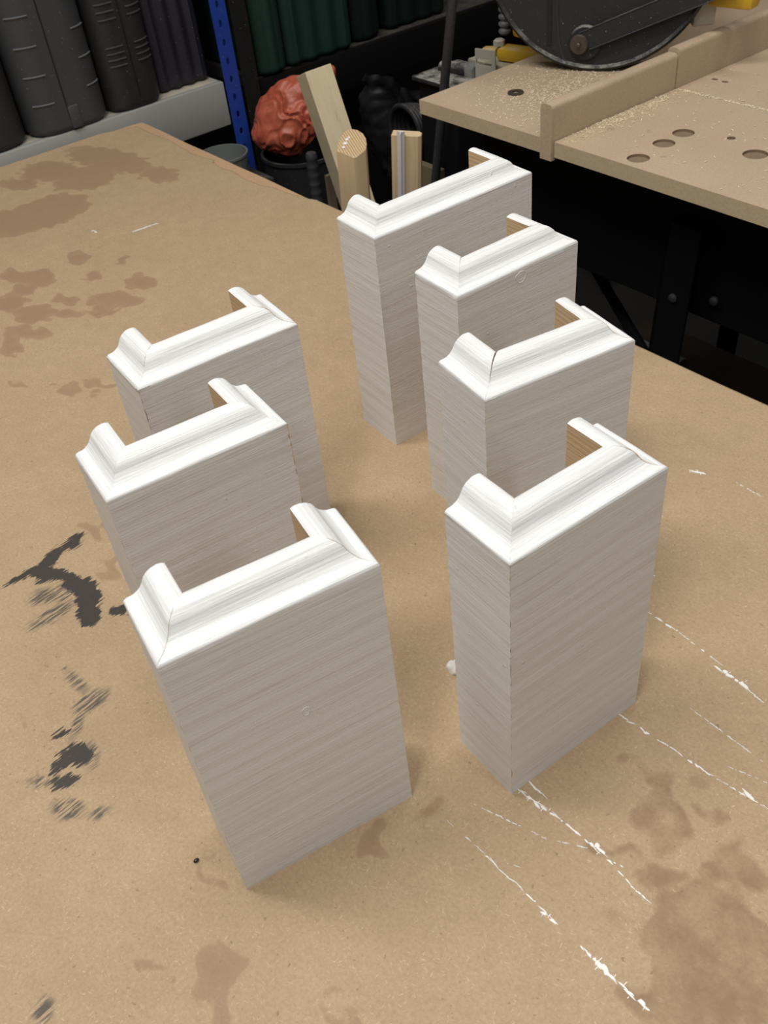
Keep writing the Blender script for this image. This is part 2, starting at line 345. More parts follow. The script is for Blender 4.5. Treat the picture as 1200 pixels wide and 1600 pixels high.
def tube(bm, pts, r, seg=14, cap=True, mi=0):
    pts = [Vector(p) for p in pts]; prev = None; rings = []
    t0 = (pts[1] - pts[0]).normalized()
    ref = Vector((0, 0, 1)) if abs(t0.z) < .9 else Vector((1, 0, 0))
    u = t0.cross(ref).normalized()
    for i, p in enumerate(pts):
        t = (pts[min(i + 1, len(pts) - 1)] - pts[max(i - 1, 0)]).normalized()
        u = (u - t * u.dot(t)).normalized(); v = t.cross(u)
        rr = r[i] if isinstance(r, (list, tuple)) else r
        rings.append(ring_of(bm, [p + (u * math.cos(a) + v * math.sin(a)) * rr for a in [2 * math.pi * k / seg for k in range(seg)]]))
    for a, b in zip(rings, rings[1:]): bridge(bm, a, b, True, mi)
    if cap:
        for q in (rings[0], rings[-1]):
            f = bm.faces.new(q); f.material_index = mi
    return rings

def lathe(bm, prof, seg=32, c=(0, 0, 0), R=None, mi=0):
    """prof: (radius, height) pairs, closed with end caps"""
    R = R or Matrix.Identity(3); rings = []
    for r, z in prof:
        rings.append(ring_of(bm, [R @ Vector((r * math.cos(2 * math.pi * k / seg), r * math.sin(2 * math.pi * k / seg), z)) + Vector(c) for k in range(seg)]))
    for a, b in zip(rings, rings[1:]): bridge(bm, a, b, True, mi)
    for q in (rings[0], rings[-1]):
        f = bm.faces.new(q); f.material_index = mi

def plate(bm, outline, holes, z0, z1, mi=0, side=0, depth=None, hole_mi=0):
    """flat plate in xy between z0 and z1 with real holes; depth: blind hole depth"""
    top = [bm.verts.new((x, y, z1)) for x, y in outline]
    bot = [bm.verts.new((x, y, z0)) for x, y in outline]
    edges = [bm.edges.new((top[i], top[(i + 1) % len(top)])) for i in range(len(top))]
    hv = []
    for h in holes:
        hv.append([bm.verts.new((x, y, z1)) for x, y in h])
        edges += [bm.edges.new((hv[-1][i], hv[-1][(i + 1) % len(h)])) for i in range(len(h))]
    r = bmesh.ops.triangle_fill(bm, use_beauty=True, edges=edges)
    for f in r['geom']:
        if isinstance(f, bmesh.types.BMFace): f.material_index = mi
    bridge(bm, top, bot, True, side)
    if depth:
        f = bm.faces.new(bot); f.material_index = side
        for h, q in zip(holes, hv):
            b = [bm.verts.new((x, y, z1 - depth)) for x, y in h]
            bridge(bm, q, b, True, hole_mi); f = bm.faces.new(b); f.material_index = hole_mi
    else:
        eb = [bm.edges.get((bot[i], bot[(i + 1) % len(bot)])) for i in range(len(bot))]
        for h, q in zip(holes, hv):
            b = [bm.verts.new((x, y, z0)) for x, y in h]
            bridge(bm, q, b, True, hole_mi)
            eb += [bm.edges.get((b[i], b[(i + 1) % len(b)])) for i in range(len(b))]
        bmesh.ops.triangle_fill(bm, use_beauty=True, edges=eb)

def circ(x, y, r, n=24, ry=None): return [(x + r * math.cos(2 * math.pi * k / n), y + (ry or r) * math.sin(2 * math.pi * k / n)) for k in range(n)]
def nz(p, s=1.0, seed=0.0): return noise.noise(Vector(p) * s + Vector((seed, seed * 1.7, seed * .3)))

FLOOR = -.86
# ------------------------------------------------------------------ setting
struct('floor', mm(-1.7, 3.2, -2.2, 2.6, FLOOR - .05, FLOOR), M['floor'])
struct('wall_left', mm(-1.75, -1.7, -2.2, 2.6, FLOOR, 2.2), M['wall'])
struct('wall_back', mm(-1.7, 3.2, 2.6, 2.65, FLOOR, 2.2), M['wall'])

# ------------------------------------------------------------------ workbench
bench = thing('workbench', 'large workbench with stained brown MDF top, paint smears and a torn far edge', 'workbench', (.9, -.6, FLOOR))
BO = Vector((.9, -.6, FLOOR))
def on_bench(name, bm, mat, **k):
    # mesh is in world coordinates; keep it so while parented to the empty
    return obj(name, bm, mat, bench, loc=tuple(-BO), **k)
X1, Y1 = 1.95, -1.25
bm = bmesh.new()
far = [(.004, -.003)] + [(x, -.0025 + .0018 * nz((x * 9, 0, 0))) for x in [.02 + .05 * i for i in range(38)]] + [(X1, -.001)]
side = [(.001 + .0015 * nz((0, y * 14, 1)), y) for y in [-.03 - .05 * i for i in range(24)]]
outline = far + [(X1, Y1), (0, Y1)] + side[::-1]
plate(bm, outline, [], -.022, -.0030)
bm.faces.new([v for v in bm.verts if abs(v.co.z + .022) < 1e-6][:0] or [bm.verts.new((0.01, Y1, -.0215)), bm.verts.new((X1, Y1, -.0215)), bm.verts.new((X1, -.005, -.0215)), bm.verts.new((.01, -.005, -.0215))])
on_bench('tabletop', bm, M['mdf_core'])
# the hard surface skin, torn back along the far edge
tear = [(-.001, -.100), (.002, -.075), (.010, -.058), (.013, -.040), (.022, -.0225), (.045, -.0215), (.07, -.0225), (.105, -.0205), (.128, -.018), (.152, -.020), (.177, -.0225), (.200, -.023), (.217, -.0255), (.244, -.021), (.262, -.018), (.271, -.0165), (.276, -.023),
        (.292, -.0245), (.31, -.0265), (.332, -.022), (.352, -.0235), (.375, -.0265), (.393, -.0245), (.413, -.0240), (.435, -.0165), (.452, -.0155), (.469, -.014), (.496, -.009), (.512, -.0045), (.522, -.0015)]
import numpy as np
def y_far(x):
    if x <= .522:
        for (a, b) in zip(tear, tear[1:]):
            if a[0] <= x <= b[0]:
                y = a[1] + (b[1] - a[1]) * (x - a[0]) / (b[0] - a[0])
                return y + (nz((x * 180, 1, 0)) * .0022 if x > .02 else 0)
    return -.0015 + .0016 * nz((x * 9, 0, 0))
xs = np.concatenate([np.arange(0, 1.6, .002), np.arange(1.6, X1 + .001, .05)])
ds = np.concatenate([np.arange(0, .80, .002), np.array([.80, .9, 1.0, 1.1])])
yf = np.array([y_far(float(x)) for x in xs])
GX = np.repeat(xs[:, None], len(ds), 1)
GY = yf[:, None] - ds[None, :]; GY[:, -1] = Y1
GX[0, :] += [.001 + .0015 * nz((0, y * 14, 1)) for y in GY[0]]
nx_, ny_ = GX.shape
rng = np.random.RandomState(5)
def warp(amp, lam):
    wx = np.zeros_like(GX); wy = np.zeros_like(GX)
    for k in range(9):
        a, ph1, ph2 = rng.uniform(0, 6.28, 3); f = 6.28 / lam * rng.uniform(.5, 2.2)
        u = (GX * np.cos(a) + GY * np.sin(a)) * f
        wx += np.sin(u + ph1); wy += np.sin(u + ph2)
    return GX + wx * amp / 3, GY + wy * amp / 3
def field(L, wxy, cap=.05):
    r = np.full(GX.shape, cap); wx, wy = wxy
    for (x, y, a, b, g) in L:
        dx = wx - x; dy = wy - y
        p = (dx * math.cos(g) + dy * math.sin(g)) / a; q = (-dx * math.sin(g) + dy * math.cos(g)) / b
        ln = np.sqrt(p * p + q * q) + 1e-9
        r = np.minimum(r, (ln - 1) * min(a, b) * 1.25)
    return r
w1 = warp(.0045, .035); w2 = warp(.008, .06); w3 = warp(.0012, .014)
fields = {'damp': field(BROWN, w1), 'damp_dark': field(DARKBROWN, w2), 'smear': field(BLACK, w3), 'streak': field(STREAK, w3),
          'ring': np.abs(field([(.8479, -.204, .0150, .0105, 2.719), (.3954, -.2757, .0150, .0085, 3.026)], w3))}
Nn = nx_ * ny_
co = np.zeros((Nn + nx_ * 2 + ny_ * 2, 3))
co[:Nn, 0] = GX.ravel(); co[:Nn, 1] = GY.ravel()
idx = np.arange(Nn).reshape(nx_, ny_)
quads = np.stack([idx[:-1, :-1], idx[:-1, 1:], idx[1:, 1:], idx[1:, :-1]], -1).reshape(-1, 4)
extra = []; base = Nn
for line in (idx[:, 0], idx[::-1, -1], idx[0, ::-1], idx[-1, :]):
    m_ = len(line); co[base:base + m_] = co[line]; co[base:base + m_, 2] = -.0030
    lo = np.arange(base, base + m_)
    extra.append(np.stack([line[:-1], line[1:], lo[1:], lo[:-1]], -1)); base += m_
quads = np.concatenate([quads] + extra)
me = bpy.data.meshes.new('surface_skin')
me.vertices.add(len(co)); me.vertices.foreach_set('co', co.ravel())
me.loops.add(quads.size); me.loops.foreach_set('vertex_index', quads.ravel())
me.polygons.add(len(quads)); me.polygons.foreach_set('loop_start', np.arange(0, quads.size, 4)); me.polygons.foreach_set('loop_total', np.full(len(quads), 4))
me.update(calc_edges=True); me.validate()
for k, f in fields.items():
    a_ = me.attributes.new(k, 'FLOAT', 'POINT'); d_ = np.full(len(co), .05); d_[:Nn] = f.ravel(); a_.data.foreach_set('value', d_)
me.materials.append(M['mdf'])
so = bpy.data.objects.new('surface_skin', me); COL.objects.link(so); so.parent = bench; so.location = -BO
# white paint that bled past a masked edge: broken thin films of dried paint
bm = bmesh.new()
def dab(x, y, L, wd, a):
    n = 9; c, s_ = math.cos(a), math.sin(a); ring = []
    for k in range(n):
        t_ = 2 * math.pi * k / n; r_ = random.uniform(.65, 1.15)
        p, q = L * r_ * math.cos(t_), wd * r_ * math.sin(t_)
        ring.append((x + c * p - s_ * q, y + s_ * p + c * q))
    zt = random.uniform(.0002, .0005)
    a_ = [bm.verts.new((p[0], p[1], .00002)) for p in ring]
    b_ = [bm.verts.new((x + (p[0] - x) * .8, y + (p[1] - y) * .8, zt)) for p in ring]
    bridge(bm, a_, b_); bm.faces.new(b_)
for (x, y, hl, hw, ang) in WHITE:
    s0 = -hl
    while s0 < hl:
        thin = hw < .0009
        dl = random.uniform(.0006, .0022 if thin else .0045)
        env = max(.25, 1 - (s0 / hl) ** 2) ** .5
        jx = random.gauss(0, hw * .25)
        if random.random() < (.62 if thin else .85):
            dab(x + math.cos(ang) * s0 - math.sin(ang) * jx, y + math.sin(ang) * s0 + math.cos(ang) * jx, dl, max(.00018, min(hw * env * random.uniform(.4, .85), .0019)), ang + random.gauss(0, .12))
        if hw > .0015 and random.random() < .5:
            k = random.uniform(-1, 1) * hw * 1.6
            dab(x + math.cos(ang) * s0, y + math.sin(ang) * s0 + k, random.uniform(.0002, .0004), random.uniform(.0008, .0020), ang)
        s0 += dl * random.uniform(.8, 1.7)
pl = on_bench('paint_lines', bm, M['flake']); pl['kind'] = 'stuff'; pl['label'] = 'broken thin white paint lines on the tabletop'
on_bench('apron', mm(.08, 1.87, -.10, -.06, -.12, -.0225), M['pine'])
on_bench('apron', mm(.08, 1.87, -1.19, -1.15, -.12, -.0225), M['pine'])
for x in (.10, 1.80):
    for y in (-.17, -1.14):
        on_bench('leg', mm(x, x + .07, y, y + .07, FLOOR, -.0225, .003), M['pine'])

# ------------------------------------------------------------------ plinth blocks
T = .0242
KEY = [(0, 0), (.0006, .0012), (.0022, .0020), (.0045, .0022), (.0068, .0030), (.0092, .0048), (.0110, .0072), (.0124, .0098), (.0146, .0120), (.0172, .0134), (.0200, .0139), (.0226, .0136), (T, .0128)]
def catmull(P, k):
    out = []
    for i in range(len(P) - 1):
        p0 = P[max(i - 1, 0)]; p1 = P[i]; p2 = P[i + 1]; p3 = P[min(i + 2, len(P) - 1)]
        for j in range(k):
            t = j / k
            out.append(tuple(.5 * ((2 * p1[c]) + (-p0[c] + p2[c]) * t + (2 * p0[c] - 5 * p1[c] + 4 * p2[c] - p3[c]) * t * t + (-p0[c] + 3 * p1[c] - 3 * p2[c] + p3[c]) * t ** 3) for c in (0, 1)))
    out.append(P[-1]); return out
PROF = catmull(KEY, 4)
def panel(L, H, a0, a1, seed, gap0=0., gap1=0., chip=(0, 0), rough0=0, rough1=0):
    """moulded board, length along x (0..L at the outer face), thickness along +y, mitres a0/a1 (1 = 45 degrees)"""
    NV = 70
    sec = [(0, H * i / NV) for i in range(NV)] + [(u, H + z) for u, z in PROF] + [(T, H * i / 8) for i in range(8, -1, -1)]
    n_paint = NV + len(PROF) - 1
    bm = bmesh.new(); cols = []
    nx = 14
    for k in range(nx + 1):
        f = k / nx; col = []
        for (u, z) in sec:
            x0 = a0 * u + .00001 + gap0 * max(0, (u / T - .35)) * (1 if z > H * .9 else .3)
            x1 = L - a1 * u - .00001 - gap1 * max(0, (u / T - .35)) * (1 if z > H * .9 else .3)
            x = x0 + (x1 - x0) * f
            y = u; zz = z
            if z > .002:
                j = .00028 * nz((x * 60, u * 300, z * 260), 1, seed)
                if k == 0: x += abs(nz((seed, u * 500, z * 420))) * (.00003 + rough0 * (z < H * .97))
                if k == nx: x -= abs(nz((seed + 3, u * 500, z * 420))) * (.00003 + rough1 * (z < H * .97))
                if u > 0 and z > H: zz += j + .0003 * nz((x * 14, u * 90, 0), 1, seed + 5)
                elif u == 0: y += .00015 * nz((x * 20, 0, z * 160), 1, seed)
                if u == 0 and k in (0, nx): y += .0009 * abs(nz((0, seed, z * 420))) * (k == 0 and rough0 > 0 or k == nx and rough1 > 0)
            col.append(bm.verts.new((x, y, zz)))
        cols.append(col)
    m_ = len(sec)
    for a, b in zip(cols, cols[1:]):
        for i in range(m_):
            j = (i + 1) % m_
            fc = bm.faces.new((a[i], a[j], b[j], b[i]))
            fc.material_index = 0 if i < n_paint else 1
    for c, sd in ((cols[0], 0), (cols[-1], 1)):
        # end faces: fan of quads between outer and inner column
        ctr = bm.verts.new((c[0].co.x * .5 + c[-1].co.x * .5, T / 2, H / 2))
        for i in range(m_):
            fc = bm.faces.new((c[i], c[(i + 1) % m_], ctr)); fc.material_index = 1 if (a0 if sd == 0 else a1) else 2
    return bm
M['end_paint'] = simple('thin_white_paint_on_end_grain', (.62, .56, .48), .7, .15, 90)

def plinth_block(label, x, y, rz, W, D, H, sl, sr, seed, gaps=(0, 0), rough=(0, 0, 0, 0)):
    t = thing('plinth_block', label, 'plinth block', (x, y, 0), rz, 'white painted plinth blocks standing on the workbench')
    mats = [M['paint'], M['pine'], M['end_paint']]
    obj('front_panel', panel(W, H, 1, 1, seed, gaps[0], gaps[1], rough0=rough[0], rough1=rough[1]), mats, t, 32)
    # left return: outer face at x=0, runs back from the front edge
    o = obj('side_return', panel(D, H, 0, math.tan(math.pi / 4 + math.atan(sl)), seed + 11, 0, gaps[0] * .6, rough0=rough[2], rough1=rough[0] * .6), mats, t, 32)
    a = -math.pi / 2 - math.atan(sl)
    o.location = (sl * D, D, 0); o.rotation_euler = (0, 0, a)
    o = obj('side_return', panel(D, H, math.tan(math.pi / 4 - math.atan(sr)), 0, seed + 23, gaps[1] * .6, 0, rough0=rough[1] * .6, rough1=rough[3]), mats, t, 32)
    o.location = (W, 0, 0); o.rotation_euler = (0, 0, math.pi / 2 - math.atan(sr))
    return t

plinth_block('white plinth block at the front of the left row, nearest the black pellet', 1.2855, -.6042, 1.4024, .1123, .0477, .2042, -.0174, .0244, 1.3, (0, .0), (0, 0, .0012, .0))
plinth_block('white plinth block at the front of the right row, beside the thin white paint lines', 1.3445, -.4472, 1.5136, .1084, .0502, .1996, .0049, .0254, 4.1, (0, 0), (.0012, 0, .0006, 0))
plinth_block('white plinth block with an open mitre crack on top, second in the right row', 1.2389, -.3630, 1.3807, .1096, .0510, .1996, -.0265, .0194, 7.9, (.0016, 0), (.0004, 0, .0014, .0008))
plinth_block('white plinth block with a knot under its top edge, third in the right row', 1.1401, -.2945, 1.5273, .1136, .0491, .2014, .0258, -.0212, 12.2, (.0003, 0), (0, 0, .0008, 0))
plinth_block('widest white plinth block, at the far end of the right row by the bench edge', 1.0228, -.2737, 1.5356, .1650, .0535, .1994, .0316, .0243, 17.5, (0, 0), (0, 0, .0012, 0))
plinth_block('white plinth block in the middle of the left row, with a chipped right corner', 1.1592, -.5686, 1.4533, .1119, .0527, .2000, -.0124, -.0182, 23.6, (0, 0), (0, .0018, .0014, 0))
plinth_block('white plinth block at the far end of the left row, towards the tool cases', 1.0729, -.5043, 1.4871, .1168, .0530, .1999, -.0105, .0277, 29.4, (.0003, 0), (.0012, 0, .0004, 0))

def knot(block, x, z, r, rz_):
    bm = bmesh.new()
    tube(bm, [(x + r * math.cos(a) * (1 + .15 * math.sin(3 * a)), 0.00005, z + rz_ * math.sin(a)) for a in [2 * math.pi * k / 28 for k in range(29)]], .00035, 6)
    tube(bm, [(x + r * .45 * math.cos(a), 0.00005, z + rz_ * .5 * math.sin(a)) for a in [1 + 2 * math.pi * k / 28 for k in range(29)]], .00022, 6)
    return obj('knot', bm, M['paint'], block, 60)
BL = [o for o in COL.objects if o.name.startswith('plinth_block')]
knot(BL[3], .058, .1950, .0048, .0042)
knot(BL[0], .0600, .128, .0022, .0030)

# small things on the bench
bm = bmesh.new(); bmesh.ops.create_icosphere(bm, subdivisions=3, radius=1)
for v in bm.verts:
    k = 1 + .45 * nz(v.co, 1.7, 3); v.co = Vector((v.co.x * .0055 * k, v.co.y * .004 * k, max(0, v.co.z) * .0075 * k))
tag(obj('paint_lump', bm, M['flake'], None, 60, loc=(1.249, -.408, 0)), 'small lump of dried white paint beside the left side of the front right block', 'paint lump')
bm = bmesh.new(); bmesh.ops.create_icosphere(bm, subdivisions=3, radius=1)
for v in bm.verts: v.co = Vector((v.co.x * .0012, v.co.y * .0018, (v.co.z + 1) * .0010))
tag(obj('black_pellet', bm, M['pellet'], None, 60, loc=(1.250, -.618, 0)), 'tiny black pellet on the bench left of the nearest block', 'pellet')

# ------------------------------------------------------------------ saw bench
ZB = .1
saw = thing('saw_bench', 'saw bench of fawn MDF boards with a raised fence on a black steel stand', 'saw bench', (.9, .5, FLOOR))
SO = Vector((.9, .5, FLOOR))
def on_saw(name, bm, mat, smooth=None): return obj(name, bm, mat, saw, smooth, loc=tuple(-SO))
bm = bmesh.new()
plate(bm, [(.570, .150), (.796, .148), (.796, .95), (.562, .95)], [circ(.66, .24, .003, 12)], ZB - .018, ZB, 0, 1, depth=.012, hole_mi=2)
on_saw('infeed_board', bm, [M['board'], M['board_edge'], M['hole']])
def hole_pts(): return [(.916, .254, .0125), (.918, .217, .0125), (.923, .167, .0125), (1.014, .249, .0135)]
bm = bmesh.new()
plate(bm, [(.8165, .147), (1.45, .137), (1.45, .3555), (.8165, .367)], [circ(x, y, r) for x, y, r in hole_pts()] + [circ(.967, .272, .005, 16)], ZB - .018, ZB, 0, 1, depth=.003, hole_mi=2)
on_saw('front_board', bm, [M['board'], M['board_edge'], M['hole']])
bm = bmesh.new()
plate(bm, [(.8165, .3675), (1.45, .3560), (1.45, .95), (.8165, .95)], [circ(.814 + .02, .423, .0045, 16, .003), circ(.850, .422, .0045, 16, .003)], ZB - .018, ZB - .0003, 0, 1, depth=.003, hole_mi=2)
on_saw('rear_board', bm, [M['board'], M['board_edge'], M['hole']])
def fence_bm(x0, x1, y0, y1, z0, z1, r=.005, ch=.006):
    bm = bmesh.new()
    sec = [(x0, z0), (x1, z0), (x1, z1 - r * 1.1)] + [(x1 - r + r * math.cos(a), z1 - r * 1.1 + r * 1.1 * math.sin(a)) for a in (.5, 1.0, 1.57)] + [(x0 + r - r * math.sin(a), z1 - r * 1.1 + r * 1.1 * math.cos(a)) for a in (0, .5, 1.0, 1.57)]
    rings = []
    for y in (y0, y1): rings.append([bm.verts.new((x, y, z)) for x, z in sec])
    bridge(bm, *rings)
    for q in rings: bm.faces.new(q)
    return bm
f1 = fence_bm(.7975, .8155, .143, .366, ZB - .022, ZB + .042)
on_saw('fence', f1, M['board'], 40)
f2 = fence_bm(.7985, .8160, .368, .95, ZB - .018, ZB + .047)
on_saw('rear_fence', f2, M['board'], 40)
# steel stand: side channels, aprons, legs
on_saw('apron', mm(.60, 1.42, .235, .265, -.105, ZB - .0185, .002), M['black_steel'])
on_saw('apron', mm(.60, 1.42, .86, .89, -.105, ZB - .0185, .002), M['black_steel'])
on_saw('side_rail', mm(1.39, 1.42, .266, .859, -.02, ZB - .0185, .002), M['black_steel'])
def splay(x, y, dx, dy):
    bm = bmesh.new()
    tl = .045; th = .004
    for sx, sy in ((tl, th), (th, tl)):
        r = [[], []]
        for k, (z, ox, oy) in enumerate(((.02, 0, 0), (FLOOR, dx, dy))):
            x_ = x + ox; y_ = y + oy
            r[k] = [bm.verts.new((x_ + a, y_ + b, z)) for a, b in ((0, 0), (sx, 0), (sx, sy), (0, sy))]
        bridge(bm, *r); bm.faces.new(r[0]); bm.faces.new(r[1])
    return bm
for x, y, dx, dy in ((.945, .205, -.03, -.02), (1.38, .205, .04, -.02), (.63, .87, -.04, .05), (1.36, .87, .04, .05)):
    lg = on_saw('leg', splay(x, y, dx, dy), M['black_steel'])
for x in (.965, 1.005):
    bm = bmesh.new(); lathe(bm, [(.0058, 0), (.0058, .003), (.0035, .0045)], 12, (x, .2295 if x > 1 else .2040, -.072), Matrix.Rotation(math.pi / 2, 3, 'X'))
    on_saw('bolt', bm, M['rod'], 40)
bm = bmesh.new(); tube(bm, [(.60, .46, -.225), (.94, .215, -.13 - .06)], .008, 8)
on_saw('brace', bm, M['black_steel'], 40)

# steel washer
bm = bmesh.new()
lathe(bm, [(.0045, 0), (.0105, 0), (.0105, .002), (.0045, .002), (.0045, 0)], 28)
for f in list(bm.faces):
    if len(f.verts) > 4: bm.faces.remove(f)
bmesh.ops.remove_doubles(bm, verts=bm.verts, dist=1e-6)
tag(obj('steel_washer', bm, M['washer'], None, 30, loc=(.660, .240, ZB + .0002)), 'dark steel washer lying on the sawdusty MDF left of the fence', 'washer')

# shavings: uncountable
bm = bmesh.new()
def chipm(x, y, z, L, wd, a, tl):
    c, s = math.cos(a), math.sin(a)
    pts = []
    for (p, q, h) in ((-L / 2, -wd / 2, 0), (L / 2, -wd / 2, tl), (L / 2, wd / 2, tl), (-L / 2, wd / 2, 0)):
        pts.append(Vector((x + c * p - s * q, y + s * p + c * q, z + h)))
    a_ = [bm.verts.new(p) for p in pts]; b_ = [bm.verts.new(p + Vector((0, 0, .0003))) for p in pts]
    bridge(bm, a_, b_); bm.faces.new(a_); bm.faces.new(b_)
for i in range(2900):
    r = random.random()
    if r < .70:
        x = random.gauss(.70, .05); y = random.gauss(.29, .06)
        if not (.575 < x < .79 and .155 < y < .45): continue
        if math.hypot(x - .66, y - .24) < .012: continue
    elif r < .86:
        x = .817 + abs(random.gauss(0.010, .010)); y = random.gauss(.27, .055)
        if not (.155 < y < .365): continue
    elif r < .93:
        x = random.uniform(.82, 1.05); y = .3675 - (x - .8165) * .018 + random.gauss(0, .0012)
    else:
        x = random.uniform(.82, 1.2); y = random.uniform(.15, .48)
        if any(math.hypot(x - hx, y - hy) < .014 for hx, hy, _ in hole_pts()): continue
    chipm(x, y, ZB + .0002, random.uniform(.0008, .0055), random.uniform(.0004, .0012), random.uniform(0, 3.14), random.uniform(0, .0008))
tag(obj('wood_shavings', bm, M['chip']), 'pale sawdust and fine shavings scattered over the saw bench boards', 'sawdust', None, 'stuff')

# ------------------------------------------------------------------ radial arm saw
arm = thing('radial_arm_saw', 'radial arm saw with a round black blade guard and yellow body', 'power saw', (.687, .36, ZB))
AO = Vector((.687, .36, ZB))
def on_arm(name, bm, mat, smooth=None, parent=None):
    return obj(name, bm, mat, parent or arm, smooth, loc=tuple(-AO) if parent is None else None)
ga = .52
gd = Vector((math.cos(ga), math.sin(ga), 0)); gn = Vector((math.sin(ga), -math.cos(ga), 0)); gz = Vector((0, 0, 1))
GR = Matrix((gd, gz, gn)).transposed()       # local x along the guard, y up, z towards the viewer
GC = Vector((.6865, .36, ZB + .001 + .149))
def G(x, h, o=0): return GC + gd * x + gz * (h - .150) + gn * o
bm = bmesh.new()
lathe(bm, [(.02, -.045), (.140, -.045), (.149, -.040), (.149, -.002), (.1475, .0), (.1455, .001), (.1435, -.001), (.142, -.003), (.02, -.003)], 96, GC, GR)
guard = on_arm('blade_guard', bm, M['dusty_steel'], 35)
# pressed panel edge, slot, boss and link on the face of the guard
def on_face(name, pts, r, mat=M['rod']):
    bm = bmesh.new(); tube(bm, [G(*p) for p in pts], r, 8); o = on_arm(name, bm, mat, 40, guard); return o
on_face('pressed_ridge', [(-.052, .26, -.003), (-.052, .08, -.003), (-.049, .04, -.003), (-.043, .017, -.003), (-.038, .012, -.003)], .0014, M['rod'])
bm = bmesh.new(); vs = box(bm, (0, 0, 0), (.006, .12, .004))
for v in bm.verts: v.co = G(-.062 + v.co.x, .092 + v.co.y, -.004 + v.co.z)
on_arm('slot', bm, M['pellet'], parent=guard)
bm = bmesh.new(); lathe(bm, [(.004, 0), (.022, 0), (.022, .003), (.020, .005), (.004, .005)], 32, G(-.013, .036, -.003), GR)
on_arm('boss_plate', bm, M['dusty_steel'], 35, parent=guard)
bm = bmesh.new()
bm2 = [G(-.020, .050, .006), G(-.005, .030, .006), G(.17, .098, .006), G(.17, .125, .006)]
a_ = [bm.verts.new(p) for p in bm2]; b_ = [bm.verts.new(p - gn * .006) for p in bm2]
bridge(bm, a_, b_); bm.faces.new(a_); bm.faces.new(b_)
on_arm('link_bar', bm, M['dusty_steel'], parent=guard)
on_face('link_edge', [(-.020, .050, .0062), (.17, .125, .0062)], .0008)
on_face('link_edge', [(-.005, .030, .0062), (.17, .098, .0062)], .0008)
bm = bmesh.new(); lathe(bm, [(.003, .0), (.0125, .0), (.0125, .004), (.011, .006), (.003, .006), (.003, .009), (.0015, .010)], 28, G(-.0195, .036, .003), GR)
on_arm('pivot_knob', bm, M['washer'], 35, parent=guard)
# yellow motor carriage behind the guard
def pbox(name, c, s, mat, rz=0, rx=0, bevel=.004, parent=None):
    bm = bmesh.new(); from mathutils import Euler
    box(bm, c, s, Euler((rx, 0, rz)), bevel, 2)
    return on_arm(name, bm, mat, 35)
pbox('yellow_body', (.548, .432, .171), (.125, .05, .135), M['yellow'], .1, 0, .008)
pbox('yellow_foot', (.449, .395, .078), (.026, .022, .018), M['yellow'], .5, 0, .006)
pbox('yellow_foot', (.515, .397, .086), (.075, .030, .020), M['yellow'], .2, 0, .007)
bm = bmesh.new(); tube(bm, [(.560, .47, .22), (.560, .49, .45)], .055, 24); on_arm('motor', bm, M['yellow'], 35)
bm = bmesh.new(); lathe(bm, [(.004, 0), (.009, 0), (.009, .007), (.006, .009)], 6, (.480, .385, .0965)); on_arm('hex_bolt', bm, M['grey_block'])
bm = bmesh.new(); P = []
for k in range(10): P += [(.0065, k * .010), (.0095, k * .010 + .003), (.0095, k * .010 + .006), (.0065, k * .010 + .009)]
lathe(bm, P, 20, (.472, .405, .106)); on_arm('bellows', bm, M['case_rib'], 40)
pbox('yellow_rail', (.812, .462, .186), (.075, .026, .026), M['yellow'], .15, 0, .006)
pbox('grey_stop_block', (.786, .450, .169), (.028, .016, .036), M['grey_block'], .9, 0, .003)
pbox('arm_post', (.60, .62, .270), (.09, .09, .335), M['yellow'], .3, 0, .01)
pbox('arm', (.70, .50, .50), (.10, .40, .10), M['yellow'], .6, 0, .01)
# front rail, pipe and slotted bracket
bm = bmesh.new(); box(bm, (.500, .385, .0615), (.14, .040, .028), None, .003); on_arm('steel_rail', bm, M['grey_dusty'], 35)
bm = bmesh.new(); tube(bm, [(.395, .345, .060), (.452, .350, .064)], .0115, 20); on_arm('round_bar', bm, M['dusty_steel'], 35)
bm = bmesh.new(); lathe(bm, [(.006, 0), (.0135, 0), (.0135, .016), (.006, .016)], 6, (.452, .350, .064), Matrix.Rotation(math.pi / 2, 3, 'Y')); on_arm('hex_nut', bm, M['zinc'])
bm = bmesh.new()
slot = [(.016 + .010 * s + .0045 * math.cos(a), .016 + .0045 * math.sin(a)) for s, aa in ((1, (-1.57, -.8, 0, .8, 1.57)), (-1, (1.57, 2.3, 3.14, 3.9, 4.71))) for a in aa]
plate(bm, [(0, -.02), (.036, -.02), (.036, .034), (0, .034)], [slot], 0, .003)
BR = Matrix((Vector((.98, .2, 0)), Vector((0, 0, 1)), Vector((.2, -.98, 0)))).transposed()
for v in bm.verts: v.co = BR @ v.co + Vector((.469, .348, .066))
on_arm('slotted_bracket', bm, M['grey_block'])

# black steel column left of the saw bench
col = thing('steel_column', 'black steel column with a dusty cap left of the saw bench', 'column', (.43, .33, FLOOR))
def on_col(n, bm, mt): return obj(n, bm, mt, col, 35, loc=(-.43, -.33, -FLOOR))
on_col('shaft', mm(.386, .474, .302, .372, FLOOR, .052, .002), M['black_steel'])
on_col('cap', mm(.378, .480, .294, .392, .0525, .0595, .002), M['dusty_steel'])
bm = bmesh.new()
d = Vector((.520 - .464, 0, .188 + .065)).normalized(); c0 = Vector((.464, .26, -.065))
tube(bm, [c0 + d * t for t in (-.805, -.3, 0, .3, .8)], .0068, 14)
tag(obj('steel_rod', bm, M['rod'], None, 40), 'long thin dark steel rod leaning in front of the steel column', 'rod')

